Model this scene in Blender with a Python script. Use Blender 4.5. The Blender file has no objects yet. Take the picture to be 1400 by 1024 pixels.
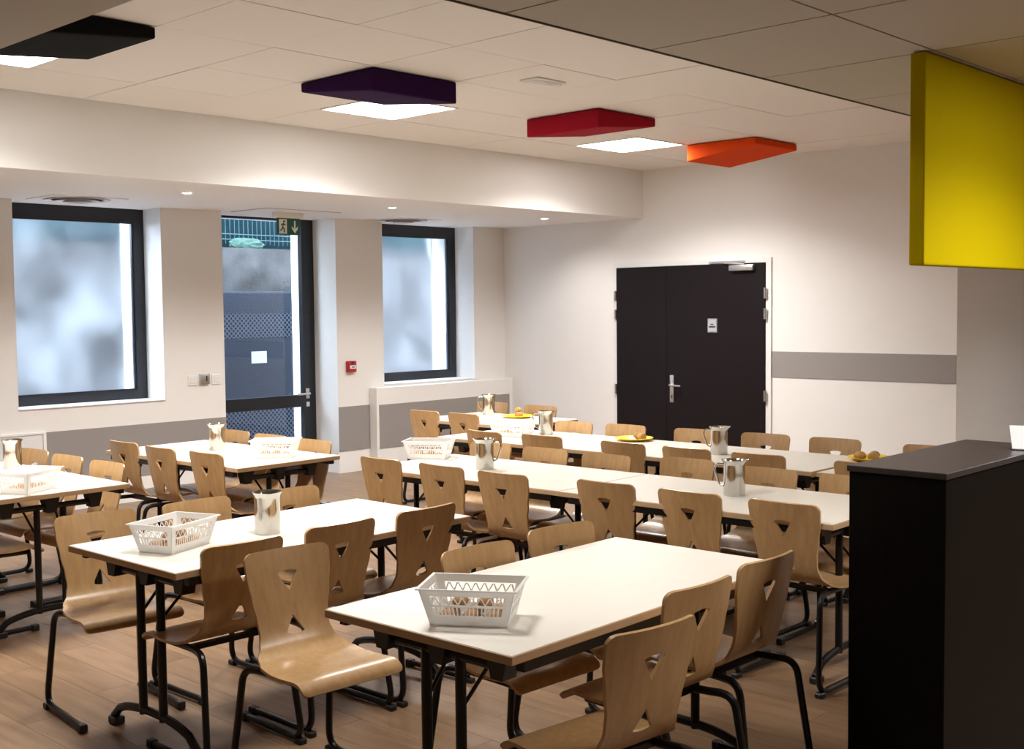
import bpy, bmesh, math, random
from mathutils import Vector, Matrix
random.seed(7)
scene = bpy.context.scene
col = scene.collection
R = math.radians

# ------------------------------------------------------------------ camera
CAM_H = 1.61
YAW, PITCH, ROLL, FPX = .7575, .0561, .0102, 1616.8
cd = bpy.data.cameras.new('camera'); cam = bpy.data.objects.new('camera', cd); col.objects.link(cam)
_f = Vector((-math.sin(YAW)*math.cos(PITCH), math.cos(YAW)*math.cos(PITCH), -math.sin(PITCH)))
_r = Vector((math.cos(YAW), math.sin(YAW), 0)); _d = _f.cross(_r)
_rr = _r*math.cos(ROLL)+_d*math.sin(ROLL); _dd = -_r*math.sin(ROLL)+_d*math.cos(ROLL)
cm = Matrix((( _rr.x, -_dd.x, -_f.x, 0), (_rr.y, -_dd.y, -_f.y, 0), (_rr.z, -_dd.z, -_f.z, CAM_H), (0, 0, 0, 1)))
cam.matrix_world = cm
cd.sensor_fit = 'HORIZONTAL'; cd.sensor_width = 36; cd.lens = 36*FPX/1400; cd.clip_start = .05
scene.camera = cam

# ------------------------------------------------------------------ world, exposure
w = bpy.data.worlds.new('overcast_sky'); scene.world = w; w.use_nodes = True
wb = w.node_tree.nodes['Background']
wb.inputs[0].default_value = (.69, .825, 1.0, 1); wb.inputs[1].default_value = 7.0
vs = scene.view_settings
vs.view_transform = 'Standard'; vs.look = 'None'; vs.exposure = 1.62; vs.gamma = 1.0; vs.use_curve_mapping = False
PANEL_E = 5.0           # glow of the LED diffusers; their beam is in panel_beam
BEAM_W = 23.0

# ------------------------------------------------------------------ materials
MATS = {}
def mat(name, color, rough=.5, metal=0, spec=.5, noise=None, bump=None, emit=None, coat=0):
    m = bpy.data.materials.new(name); m.use_nodes = True
    nt = m.node_tree; b = nt.nodes['Principled BSDF']
    b.inputs['Base Color'].default_value = (*color, 1); b.inputs['Roughness'].default_value = rough
    b.inputs['Metallic'].default_value = metal; b.inputs['Specular IOR Level'].default_value = spec
    b.inputs['Coat Weight'].default_value = coat
    if noise or bump:
        tc = nt.nodes.new('ShaderNodeTexCoord')
    if noise:
        scale, amt, stretch = noise
        mp = nt.nodes.new('ShaderNodeMapping'); mp.inputs['Scale'].default_value = stretch
        nz = nt.nodes.new('ShaderNodeTexNoise'); nz.inputs['Scale'].default_value = scale; nz.inputs['Detail'].default_value = 5
        mr = nt.nodes.new('ShaderNodeMapRange'); mr.inputs['To Min'].default_value = 1-amt; mr.inputs['To Max'].default_value = 1+amt
        mx = nt.nodes.new('ShaderNodeVectorMath'); mx.operation = 'SCALE'; mx.inputs[0].default_value = color
        nt.links.new(tc.outputs['Object'], mp.inputs[0]); nt.links.new(mp.outputs[0], nz.inputs['Vector'])
        nt.links.new(nz.outputs[0], mr.inputs[0]); nt.links.new(mr.outputs[0], mx.inputs['Scale'])
        nt.links.new(mx.outputs[0], b.inputs['Base Color'])
    if bump:
        scale, st = bump
        n2 = nt.nodes.new('ShaderNodeTexNoise'); n2.inputs['Scale'].default_value = scale; n2.inputs['Detail'].default_value = 4
        bp = nt.nodes.new('ShaderNodeBump'); bp.inputs['Strength'].default_value = st; bp.inputs['Distance'].default_value = .01
        nt.links.new(tc.outputs['Object'], n2.inputs['Vector']); nt.links.new(n2.outputs[0], bp.inputs['Height']); nt.links.new(bp.outputs[0], b.inputs['Normal'])
    if emit:
        b.inputs['Emission Color'].default_value = (*emit[0], 1); b.inputs['Emission Strength'].default_value = emit[1]
    MATS[name] = m
    return m

def wood_mat(name, c1, c2, stretch, scale, rough, rnd=.12, coat=0, spec=.5):
    """streaky wood, with a tone of its own for every object"""
    m = bpy.data.materials.new(name); m.use_nodes = True; nt = m.node_tree; b = nt.nodes['Principled BSDF']
    tc = nt.nodes.new('ShaderNodeTexCoord'); mp = nt.nodes.new('ShaderNodeMapping'); mp.inputs['Scale'].default_value = stretch
    oi = nt.nodes.new('ShaderNodeObjectInfo'); ad = nt.nodes.new('ShaderNodeVectorMath'); ad.operation = 'ADD'
    sc = nt.nodes.new('ShaderNodeMath'); sc.operation = 'MULTIPLY'; sc.inputs[1].default_value = 37.0
    nt.links.new(oi.outputs['Random'], sc.inputs[0]); nt.links.new(tc.outputs['Object'], ad.inputs[0]); nt.links.new(sc.outputs[0], ad.inputs[1])
    nt.links.new(ad.outputs[0], mp.inputs[0])
    nz = nt.nodes.new('ShaderNodeTexNoise'); nz.inputs['Scale'].default_value = scale; nz.inputs['Detail'].default_value = 6; nz.inputs['Roughness'].default_value = .6
    nt.links.new(mp.outputs[0], nz.inputs['Vector'])
    cr = nt.nodes.new('ShaderNodeValToRGB'); cr.color_ramp.elements[0].position = .3; cr.color_ramp.elements[1].position = .7
    cr.color_ramp.elements[0].color = (*c1, 1); cr.color_ramp.elements[1].color = (*c2, 1)
    nt.links.new(nz.outputs[0], cr.inputs[0])
    mr = nt.nodes.new('ShaderNodeMapRange'); mr.inputs['To Min'].default_value = 1-rnd; mr.inputs['To Max'].default_value = 1+rnd
    nt.links.new(oi.outputs['Random'], mr.inputs[0])
    mx = nt.nodes.new('ShaderNodeVectorMath'); mx.operation = 'SCALE'
    nt.links.new(cr.outputs[0], mx.inputs[0]); nt.links.new(mr.outputs[0], mx.inputs['Scale']); nt.links.new(mx.outputs[0], b.inputs['Base Color'])
    b.inputs['Roughness'].default_value = rough; b.inputs['Coat Weight'].default_value = coat; b.inputs['Coat Roughness'].default_value = .25
    b.inputs['Specular IOR Level'].default_value = spec
    MATS[name] = m
    return m

mat('wall_paint', (.84, .82, .795), .7, noise=(3, .015, (1, 1, 1)), bump=(180, .04))
mat('grey_paint', (.30, .275, .262), .6)
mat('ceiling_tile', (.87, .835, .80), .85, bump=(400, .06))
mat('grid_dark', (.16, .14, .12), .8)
mat('soffit_tile_dimmed', (.58, .53, .47), .85, bump=(400, .06))  # ceiling tile tone darkened: the soffit's dimmer light is put into the colour
mat('white_trim', (.80, .79, .78), .45)
mat('anthracite', (.012, .014, .02), .4)
mat('black_metal', (.008, .0075, .008), .3, spec=.35)
mat('black_plastic', (.012, .012, .012), .5)
mat('laminate', (.755, .715, .635), .38, noise=(14, .02, (1, 1, 1)))
mat('beech_edge', (.52, .34, .19), .5, noise=(30, .15, (1, 1, 6)))
wood_mat('beech_ply', (.44, .255, .108), (.55, .34, .155), (14, 14, 1.2), 3.0, .33, .10, coat=.25)
wood_mat('floor_wood', (.18, .103, .054), (.285, .175, .098), (1.1, 11, 1), 2.2, .36, .13, spec=.45)
mat('dark_door', (.0105, .0068, .0075), .5, spec=.16, noise=(6, .25, (12, 12, .8)))
mat('counter_dark', (.004, .0028, .0022), .5, spec=.08, noise=(5, .25, (10, 10, 1)))
mat('counter_top', (.030, .024, .024), .32)
mat('steel', (.56, .545, .51), .14, 1)
mat('brushed_steel', (.62, .61, .60), .35, 1)
mat('white_plastic', (.93, .92, .90), .35)
def milky(name, amount):
    nt = MATS[name].node_tree; b = nt.nodes['Principled BSDF']; o = [n for n in nt.nodes if n.type == 'OUTPUT_MATERIAL'][0]
    tl = nt.nodes.new('ShaderNodeBsdfTranslucent'); tl.inputs[0].default_value = (.93, .92, .90, 1)
    mx = nt.nodes.new('ShaderNodeMixShader'); mx.inputs[0].default_value = amount
    nt.links.new(b.outputs[0], mx.inputs[1]); nt.links.new(tl.outputs[0], mx.inputs[2]); nt.links.new(mx.outputs[0], o.inputs[0])
milky('white_plastic', .45)
mat('yellow_plastic', (.90, .62, .015), .35)
mat('bread', (.36, .19, .08), .8, noise=(20, .35, (1, 1, 1)))
mat('roll_brown', (.42, .24, .08), .7, noise=(25, .3, (1, 1, 1)))
mat('panel_yellow', (.47, .355, .0), .9, spec=.05, bump=(500, .1))
mat('pad_purple', (.028, .006, .050), .9, spec=.1, bump=(600, .15))
mat('pad_red', (.33, .008, .022), .9, spec=.1, bump=(600, .15))
mat('pad_orange', (.72, .07, .008), .9, spec=.1, bump=(600, .15))
mat('pad_black', (.006, .006, .006), .9, spec=.1, bump=(600, .15))
mat('led', (.9, .9, .9), .5, emit=((1.0, .97, .94), PANEL_E))
mat('spot', (.9, .9, .9), .5, emit=((1.0, .93, .85), 18))
mat('alarm_red', (.42, .012, .02), .4)
mat('sign_green', (.01, .10, .055), .5)
mat('sign_white', (.85, .85, .82), .5)
mat('sign_grey', (.42, .43, .46), .45)
mat('ink', (.03, .03, .035), .6)
mat('paper', (.86, .86, .86), .6)
mat('concrete', (.062, .061, .062), .95, spec=.05, noise=(3.2, 1.0, (1, 1, 1)), bump=(8, .5))
mat('render_white', (.85, .86, .88), .8)
mat('paving', (.30, .30, .31), .9, noise=(3, .2, (1, 1, 1)))
mat('cabinet_blue', (.019, .024, .036), .55, spec=.15, noise=(3, .15, (1, 1, 1)))
mat('fence_green', (.05, .085, .09), .6, spec=.05)
mat('fence_slat', (.004, .016, .021), .8, spec=.03, noise=(3, .5, (6, 6, .5)))
mat('bag', (.045, .085, .07), .6, spec=.08, noise=(30, .4, (1, 1, 1)))

# perforated cabinet vent: dark round holes, too small to build one by one
def vent_mat():
    m = bpy.data.materials.new('perforated'); m.use_nodes = True; nt = m.node_tree; b = nt.nodes['Principled BSDF']
    tc = nt.nodes.new('ShaderNodeTexCoord'); vo = nt.nodes.new('ShaderNodeTexVoronoi'); vo.inputs['Scale'].default_value = 26; vo.inputs['Randomness'].default_value = 0.0
    mp = nt.nodes.new('ShaderNodeMapping'); mp.inputs['Rotation'].default_value = (R(45), 0, 0); mp.inputs['Scale'].default_value = (0, 1, 1)
    cr = nt.nodes.new('ShaderNodeValToRGB'); cr.color_ramp.interpolation = 'CONSTANT'
    cr.color_ramp.elements[0].color = (.002, .003, .005, 1); cr.color_ramp.elements[1].position = .36; cr.color_ramp.elements[1].color = (.055, .066, .092, 1)
    nt.links.new(tc.outputs['Object'], mp.inputs[0]); nt.links.new(mp.outputs[0], vo.inputs['Vector'])
    nt.links.new(vo.outputs['Distance'], cr.inputs[0]); nt.links.new(cr.outputs[0], b.inputs['Base Color']); b.inputs['Roughness'].default_value = .6; b.inputs['Specular IOR Level'].default_value = .1
    MATS['perforated'] = m
vent_mat()
# clear glass: thin pane, mostly passing light with a faint mirror
def glass_mat():
    m = bpy.data.materials.new('clear_glass'); m.use_nodes = True; nt = m.node_tree; nt.nodes.clear()
    o = nt.nodes.new('ShaderNodeOutputMaterial'); t = nt.nodes.new('ShaderNodeBsdfTransparent'); g = nt.nodes.new('ShaderNodeBsdfGlossy')
    g.inputs['Roughness'].default_value = .02; t.inputs[0].default_value = (.92, .96, .97, 1)
    fr = nt.nodes.new('ShaderNodeFresnel'); fr.inputs[0].default_value = 1.5; mx = nt.nodes.new('ShaderNodeMixShader')
    nt.links.new(fr.outputs[0], mx.inputs[0]); nt.links.new(t.outputs[0], mx.inputs[1]); nt.links.new(g.outputs[0], mx.inputs[2]); nt.links.new(mx.outputs[0], o.inputs[0])
    MATS['clear_glass'] = m
    m = bpy.data.materials.new('frosted_glass'); m.use_nodes = True; nt = m.node_tree; nt.nodes.clear()
    o = nt.nodes.new('ShaderNodeOutputMaterial'); t = nt.nodes.new('ShaderNodeBsdfTransparent'); t.inputs[0].default_value = (.95, .98, 1, 1)
    rf = nt.nodes.new('ShaderNodeBsdfRefraction'); rf.inputs['IOR'].default_value = 1.12; rf.inputs['Roughness'].default_value = .55; rf.inputs[0].default_value = (.96, .98, 1, 1)
    tl = nt.nodes.new('ShaderNodeBsdfTranslucent'); tl.inputs[0].default_value = (.85, .9, .95, 1)
    g = nt.nodes.new('ShaderNodeBsdfGlossy'); g.inputs['Roughness'].default_value = .25
    a = nt.nodes.new('ShaderNodeMixShader'); a.inputs[0].default_value = .12
    tc = nt.nodes.new('ShaderNodeTexCoord'); nz = nt.nodes.new('ShaderNodeTexNoise'); nz.inputs['Scale'].default_value = 1.7; nz.inputs['Detail'].default_value = 2
    mr = nt.nodes.new('ShaderNodeMapRange'); mr.inputs['From Min'].default_value = .35; mr.inputs['From Max'].default_value = .65; mr.inputs['To Min'].default_value = .04; mr.inputs['To Max'].default_value = .30
    nt.links.new(tc.outputs['Object'], nz.inputs['Vector']); nt.links.new(nz.outputs[0], mr.inputs[0]); nt.links.new(mr.outputs[0], a.inputs[0])
    b2 = nt.nodes.new('ShaderNodeMixShader'); b2.inputs[0].default_value = .04
    nt.links.new(rf.outputs[0], a.inputs[1]); nt.links.new(tl.outputs[0], a.inputs[2])
    nt.links.new(a.outputs[0], b2.inputs[1]); nt.links.new(g.outputs[0], b2.inputs[2]); nt.links.new(b2.outputs[0], o.inputs[0])
    MATS['frosted_glass'] = m
glass_mat()

# ------------------------------------------------------------------ mesh helpers
class MB:
    def __init__(s): s.bm = bmesh.new()
    def box(s, x0, x1, y0, y1, z0, z1, M=None):
        r = bmesh.ops.create_cube(s.bm, size=1.0)
        T = Matrix.Translation(((x0+x1)/2, (y0+y1)/2, (z0+z1)/2)) @ Matrix.Diagonal((abs(x1-x0), abs(y1-y0), abs(z1-z0), 1))
        if M is not None: T = M @ T
        bmesh.ops.transform(s.bm, matrix=T, verts=r['verts']); return s
    def bevel(s, w, seg=2):
        bmesh.ops.bevel(s.bm, geom=list(s.bm.edges), offset=w, segments=seg, affect='EDGES', profile=.5, clamp_overlap=True); return s
    def tube(s, pts, r, seg=10, cap=True, fillet=0, fs=5):
        P = [Vector(p) for p in pts]
        if fillet:
            Q = [P[0]]
            for i in range(1, len(P)-1):
                a, b, c = P[i-1], P[i], P[i+1]
                l = min(fillet, (a-b).length*.48, (c-b).length*.48)
                p1 = b+(a-b).normalized()*l; p2 = b+(c-b).normalized()*l
                for k in range(fs+1):
                    t = k/fs; Q.append(p1*(1-t)**2+b*2*t*(1-t)+p2*t*t)
            Q.append(P[-1]); P = Q
        rings = []; up = None
        for i, p in enumerate(P):
            d = (P[min(i+1, len(P)-1)]-P[max(i-1, 0)]).normalized()
            if up is None:
                up = Vector((0, 0, 1)) if abs(d.z) < .9 else Vector((1, 0, 0))
            sx = d.cross(up).normalized(); up = sx.cross(d).normalized()
            rings.append([s.bm.verts.new(p+(sx*math.cos(2*math.pi*k/seg)+up*math.sin(2*math.pi*k/seg))*r) for k in range(seg)])
        for a, b in zip(rings, rings[1:]):
            for k in range(seg): s.bm.faces.new((a[k], a[(k+1) % seg], b[(k+1) % seg], b[k]))
        if cap:
            s.bm.faces.new(rings[0][::-1]); s.bm.faces.new(rings[-1])
        return s
    def lathe(s, prof, seg=32, center=(0, 0, 0), shape=None):
        cx, cy, cz = center; rings = []
        for r, z in prof:
            ring = []
            for k in range(seg):
                a = 2*math.pi*k/seg; rr = r*(shape(a, z) if shape else 1)
                ring.append(s.bm.verts.new((cx+rr*math.cos(a), cy+rr*math.sin(a), cz+z)))
            rings.append(ring)
        for a, b in zip(rings, rings[1:]):
            for k in range(seg): s.bm.faces.new((a[k], a[(k+1) % seg], b[(k+1) % seg], b[k]))
        s.bm.faces.new(rings[0][::-1]); s.bm.faces.new(rings[-1]); return s
    def poly(s, pts2d, axis, a, b):
        """prism: outline in two axes, extruded from a to b on the third"""
        def v(p, t): return {'x': (t, p[0], p[1]), 'y': (p[0], t, p[1]), 'z': (p[0], p[1], t)}[axis]
        lo = [s.bm.verts.new(v(p, a)) for p in pts2d]; hi = [s.bm.verts.new(v(p, b)) for p in pts2d]; n = len(pts2d)
        s.bm.faces.new(lo[::-1]); s.bm.faces.new(hi)
        for k in range(n): s.bm.faces.new((lo[k], lo[(k+1) % n], hi[(k+1) % n], hi[k]))
        return s
    def quad(s, *p):
        s.bm.faces.new([s.bm.verts.new(q) for q in p]); return s
    def mesh(s, name, m, smooth=False, angle=35):
        bmesh.ops.recalc_face_normals(s.bm, faces=list(s.bm.faces))
        me = bpy.data.meshes.new(name); s.bm.to_mesh(me); s.bm.free()
        me.materials.append(MATS[m])
        if smooth:
            for p in me.polygons: p.use_smooth = True
            me.set_sharp_from_angle(angle=R(angle))
        return me
    def build(s, name, m, parent=None, smooth=False, angle=35, loc=None, rz=0):
        o = bpy.data.objects.new(name, s.mesh(name, m, smooth, angle)); col.objects.link(o); o.parent = parent
        if loc: o.location = loc
        if rz: o.rotation_euler.z = rz
        return o
def link(name, me, parent=None, loc=(0, 0, 0), rz=0):
    o = bpy.data.objects.new(name, me); col.objects.link(o); o.parent = parent; o.location = loc; o.rotation_euler.z = rz; return o
def tag(o, label=None, cat=None, group=None, kind=None):
    if label: o['label'] = label
    if cat: o['category'] = cat
    if group: o['group'] = group
    if kind: o['kind'] = kind
    return o
def empty(name, loc=(0, 0, 0), rz=0):
    o = bpy.data.objects.new(name, None); col.objects.link(o); o.location = loc; o.rotation_euler.z = rz; o.empty_display_size = .1; return o
def copy_tree(o, parent=None):
    c = o.copy(); col.objects.link(c); c.parent = parent
    for ch in o.children: copy_tree(ch, c)
    return c
def struct(o, label=None): return tag(o, label, kind='structure')

# ------------------------------------------------------------------ room shell
XW, XO = -9.193, -9.92          # window wall, inside and outside face
YB = 9.61                       # back wall
XBK = -7.253                    # bulkhead face
ZL, ZC, ZS = 2.50, 2.975, 2.42  # low ceiling, main ceiling, soffit
XS = -2.277                     # soffit edge
YN = 1.60                       # near soffit edge
W1 = (4.07, 5.35); DR = (5.956, 7.235); W2 = (7.83, 9.127); SILL = .845
XR, YBACK, YEND = 3.0, -3.2, 13.2

b = MB()
for y0, y1 in ((YBACK, W1[0]), (W1[1], DR[0]), (DR[1], W2[0]), (W2[1], YB+.2)): b.box(XO, XW, y0, y1, 0, ZL)
b.box(XO, XW, *W1, 0, SILL).box(XO, XW, *W2, 0, SILL)
struct(b.build('wall_left', 'wall_paint'), 'white window wall with three tall openings and deep reveals')
struct(MB().box(XW, -4.034, YB, YB+.2, 0, 3.05).build('wall_back', 'wall_paint'), 'white back wall around the dark double door')
struct(MB().box(-4.234, -4.034, YB+.2, YEND, 0, 3.05).build('wall_passage', 'wall_paint'), 'pale wall running back beyond the corner at right')
struct(MB().box(-4.034, XR, YEND, YEND+.2, 0, 3.05).build('wall_far', 'wall_paint'))
struct(MB().box(XR, XR+.2, YBACK, YEND+.2, 0, 3.05).build('wall_right', 'wall_paint'))
struct(MB().box(XO, XR+.2, YBACK-.2, YBACK, 0, 3.05).build('wall_near', 'wall_paint'))
struct(MB().box(XO, XBK, YBACK, YB, ZL, 3.05).build('ceiling_bulkhead', 'wall_paint'), 'low white dropped ceiling along the window wall')
# knee wall under the corner window
struct(MB().box(XW, -9.08, 7.63, YB, 0, .826).bevel(.004, 1).build('wall_ledge', 'wall_paint'), 'low white ledge under the corner window')

# grey painted bands
def band(y0, y1, x): return struct(MB().box(x, x+.006, y0, y1, .215, .655).build('trim_1', 'grey_paint'), 'grey protective band low on the window wall')
o = band(4.285, DR[0]-.002, XW); o.name = 'trim_1'
o = band(DR[1]+.002, 7.63, XW); o.name = 'trim_2'
o = band(7.66, 9.55, -9.08); o.name = 'trim_3'
struct(MB().box(-5.765, -4.036, YB-.008, YB, .949, 1.186).build('trim_4', 'grey_paint'), 'grey horizontal band on the back wall beside the door')
# framed service hatch low on the window wall
ap = empty('access_panel', (XW, 3.95, .3)); tag(ap, 'white framed service panel low on the wall at the left photo edge', 'panel')
MB().box(0, .018, -.30, .30, -.28, .345).bevel(.003, 1).build('panel_door', 'white_trim', ap)
fr = MB()
for a in ((-.33, -.30, -.28, .36), (.30, .325, -.28, .36), (-.30, .30, .345, .36)): fr.box(0, .026, *a)
fr.build('panel_frame', 'wall_paint', ap)

# ------------------------------------------------------------------ floor: planks, nearest 300 one by one
fl = struct(MB().box(XO, XR+.2, YBACK-.2, YEND+.2, -.12, -.006).build('floor', 'grid_dark'), 'warm brown wood plank floor')
PLK, PWD = 1.25, .185
pm = MB().box(-PLK/2+.0006, PLK/2-.0006, -PWD/2+.0006, PWD/2-.0006, -.006, 0).mesh('plank', 'floor_wood')
cells = []
ny = int((YEND-YBACK)/PWD)+1
for j in range(ny):
    y = YBACK+PWD*(j+.5); off = (j*.437) % 1*PLK
    x = XW-PLK+off
    while x-PLK/2 < XR:
        cells.append((x, y)); x += PLK
def seen(c):
    v = cm.inverted() @ Vector((c[0], c[1], 0))
    if v.z > -1.2: return None
    u, t = 700+FPX*v.x/-v.z, 512-FPX*v.y/-v.z
    return (-v.z) if -160 < u < 1560 and t < 1240 else None
vis = sorted([(seen(c), c) for c in cells if seen(c) and XW < c[0] < XR-.7 and c[1] < YB])
near = [c for d, c in vis[:300]]; nearset = set(near)
for c in near: link('floor_plank', pm, fl, (c[0], c[1], 0))
rest = MB()
for c in cells:
    if c not in nearset and c[1] < YEND:
        x0, x1 = max(c[0]-PLK/2, XW-.7), min(c[0]+PLK/2, XR)
        if x1 > x0+.02: rest.box(x0+.0006, x1-.0006, c[1]-PWD/2+.0006, c[1]+PWD/2-.0006, -.006, 0)
tag(rest.build('floor_planks', 'floor_wood', fl), kind='stuff')

# ------------------------------------------------------------------ ceilings: tiles
GX, GY = .682, .667
ce = struct(MB().box(XBK, XS+.05, YN-.05, YEND, ZC+.012, ZC+.08).build('ceiling', 'grid_dark'), 'suspended ceiling of square pale tiles')
xs = [XBK]+[-6.537+GX*i for i in range(0, 7)]
xs = [x for x in xs if x < XS-.1]+[XS]
ys = [YN]+[2.356+GY*i for i in range(0, 17)]
ys = [y for y in ys if y < YEND]
LIGHTS = [(-6.537, 2.356), (-6.537, 5.024), (-6.537, 7.692), (-3.809, 2.356)]  # the last one is out of view, added to light the front tables
tiles = {}
for i in range(len(xs)-1):
    for j in range(len(ys)-1):
        x0, x1, y0, y1 = xs[i], xs[i+1], ys[j], ys[j+1]
        if y0 > YB and x1 < -4.1: continue
        if any(abs(x0-l[0]) < .01 and abs(y0-l[1]) < .01 for l in LIGHTS): continue
        k = (round(x1-x0, 3), round(y1-y0, 3))
        if k not in tiles: tiles[k] = MB().box(-k[0]/2+.0022, k[0]/2-.0022, -k[1]/2+.0022, k[1]/2-.0022, 0, .016).mesh('ceiling_tile', 'ceiling_tile')
        link('ceiling_tile', tiles[k], ce, ((x0+x1)/2, (y0+y1)/2, ZC+random.uniform(0, .0025)))
# lower soffit over the camera, L-shaped
so = MB().box(XS, XR, YN, YEND, ZS+.014, 3.05).box(XBK, XR, YBACK, YN, ZS+.014, 3.05).build('ceiling_soffit', 'grid_dark')
struct(so, 'lower tiled soffit at upper right')
sx = [XS, -1.648, -1.648+.667, -1.648+1.334, -1.648+2.0, -1.648+2.667, -1.648+3.334, XR]
sy = [3.06-GY*9+GY*i for i in range(0, 25)]
st = {}
for i in range(len(sx)-1):
    for j in range(len(sy)-1):
        x0, x1, y0, y1 = sx[i], sx[i+1], sy[j], min(sy[j+1], YEND)
        if y1-y0 < .1: continue
        k = (round(x1-x0, 3), round(y1-y0, 3))
        if k not in st: st[k] = MB().box(-k[0]/2+.004, k[0]/2-.004, -k[1]/2+.004, k[1]/2-.004, 0, .014).mesh('ceiling_tile', 'soffit_tile_dimmed')
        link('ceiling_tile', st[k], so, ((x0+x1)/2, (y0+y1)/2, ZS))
struct(MB().box(XBK, XS, YBACK, YN, ZS-.001, ZS+.014).build('ceiling_near', 'soffit_tile_dimmed'), 'plain lower ceiling at the upper left corner')

struct(MB().box(XS-.004, XS, YN, YEND, ZS-.004, ZS+.04).build('trim_5', 'grid_dark'), 'thin edge profile of the lower soffit')
# LED panels
def panel_beam(parent, size, z=-.006, watt=BEAM_W):
    l = bpy.data.lights.new('panel_beam', 'AREA'); l.shape = 'SQUARE'; l.size = size; l.energy = watt; l.color = (1.0, .98, .95); l.spread = R(140)
    o = bpy.data.objects.new('panel_beam', l); col.objects.link(o); o.parent = parent; o.location = (0, 0, z)
LL = {0: 'lit square ceiling panel at the upper left, beside the black pad', 1: 'lit square ceiling panel beside the dark purple pad',
      2: 'lit square ceiling panel beside the crimson pad', 3: 'added unseen square ceiling panel lighting the front tables'}
for i, (x, y) in enumerate(LIGHTS):
    t = empty('ceiling_light', (x+GX/2, y+GY/2, ZC)); tag(t, LL[i], 'light', 'square LED ceiling panels')
    hx, hy = GX/2-.004, GY/2-.004
    MB().box(-hx+.014, hx-.014, -hy+.014, hy-.014, -.001, .011).build('diffuser', 'led', t); panel_beam(t, .62, watt=BEAM_W*(.42 if i == 3 else 1))
    f = MB()
    for a in ((-hx, -hx+.014, -hy, hy), (hx-.014, hx, -hy, hy), (-hx+.014, hx-.014, -hy, -hy+.014), (-hx+.014, hx-.014, hy-.014, hy)): f.box(*a, -.004, .011)
    f.build('frame', 'white_trim', t)
for x, y, l in ((-.65, 4.06, 'added unseen fill panel in the soffit right of the counter'), (-.65, 7.4, 'added unseen fill panel in the soffit beyond the counter'), (-1.3, 10.06, 'added unseen fill panel in the soffit of the passage')):  # out-of-view panels added as fill light for serving side and passage
    t = empty('ceiling_light', (x, y, ZS)); tag(t, l, 'light', 'square LED ceiling panels')
    MB().box(-.3, .3, -.3, .3, -.008, -.0015).build('diffuser', 'led', t); panel_beam(t, .56, -.012, BEAM_W*.5)
# small ceiling vent / emergency light
t = empty('emergency_light', (-4.81, 5.385, ZC)); tag(t, 'small white rectangular emergency light flush in the ceiling tiles', 'light')
MB().box(-.075, .075, -.13, .13, -.012, .002).bevel(.004, 1).build('housing', 'white_trim', t)
MB().box(-.055, .055, -.11, .11, -.016, -.011).build('lens', 'white_plastic', t)

# acoustic wedge pads: corner thickness (xmin,ymin),(xmax,ymin),(xmax,ymax),(xmin,ymax)
def pad(j, m, label, th):
    x0, y0 = -5.855, 2.356+GY*j; cx, cy = x0+GX/2, y0+GY/2
    hx, hy = GX/2-.006, GY/2-.006
    b = MB(); bm = b.bm; N = 8
    def T(u, v): return th[0]*(1-u)*(1-v)+th[1]*u*(1-v)+th[2]*u*v+th[3]*(1-u)*v
    g = [[bm.verts.new(((-1+2*i/N)*hx, (-1+2*k/N)*hy, -.004-T(i/N, k/N))) for k in range(N+1)] for i in range(N+1)]
    gt = [[bm.verts.new(((-1+2*i/N)*hx, (-1+2*k/N)*hy, -.004)) for k in range(N+1)] for i in range(N+1)]
    for i in range(N):
        for k in range(N):
            bm.faces.new((g[i][k], g[i][k+1], g[i+1][k+1], g[i+1][k])); bm.faces.new((gt[i][k], gt[i+1][k], gt[i+1][k+1], gt[i][k+1]))
    for i in range(N):
        for a, c in (((i, 0), (i+1, 0)), ((i, N), (i+1, N)), ((0, i), (0, i+1)), ((N, i), (N, i+1))):
            bm.faces.new((g[a[0]][a[1]], g[c[0]][c[1]], gt[c[0]][c[1]], gt[a[0]][a[1]]))
    bmesh.ops.recalc_face_normals(bm, faces=list(bm.faces))
    ed = [e for e in bm.edges if len(e.link_faces) == 2 and e.calc_face_angle(0) > .6]
    bmesh.ops.bevel(bm, geom=ed, offset=.010, segments=3, affect='EDGES', profile=.5)
    o = b.build('acoustic_pad', m, smooth=True, angle=50, loc=(cx, cy, ZC))
    tag(o, label, 'ceiling pad', 'coloured wedge pads on the ceiling')
pad(0, 'pad_black', 'black wedge-shaped ceiling pad at the upper left corner', (.12, .12, .055, .055))
pad(3, 'pad_purple', 'dark purple wedge-shaped ceiling pad', (.055, .13, .13, .055))
pad(6, 'pad_red', 'crimson wedge-shaped ceiling pad', (.13, .13, .06, .06))
pad(9, 'pad_orange', 'orange wedge-shaped ceiling pad near the back wall', (.14, .055, .055, .14))

# recessed spots, diffusers, hatch in the low ceiling
for i, y in enumerate((4.84, 6.868, 8.87)):
    t = empty('downlight', (-7.92, y, ZL)); tag(t, ('small round recessed spot nearest the left, in the low ceiling', 'small round recessed spot in the low ceiling, middle of three', 'small round recessed spot nearest the back wall, in the low ceiling')[i], 'light', 'recessed spots above the windows')
    MB().lathe([(.028, -.002), (.046, -.004), (.048, 0), (.03, .001)], 24).build('bezel', 'white_trim', t, True)
    MB().lathe([(.001, -.0035), (.030, -.0035), (.030, -.001), (.001, -.001)], 20)                       .build('lens', 'spot', t)
    l = bpy.data.lights.new('spot_beam', 'SPOT'); l.energy = 14; l.spot_size = R(150); l.spot_blend = .9; l.shadow_soft_size = .03; l.color = (1.0, .97, .93)
    sb = bpy.data.objects.new('spot_beam', l); col.objects.link(sb); sb.parent = t; sb.location = (0, 0, -.012)
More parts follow.
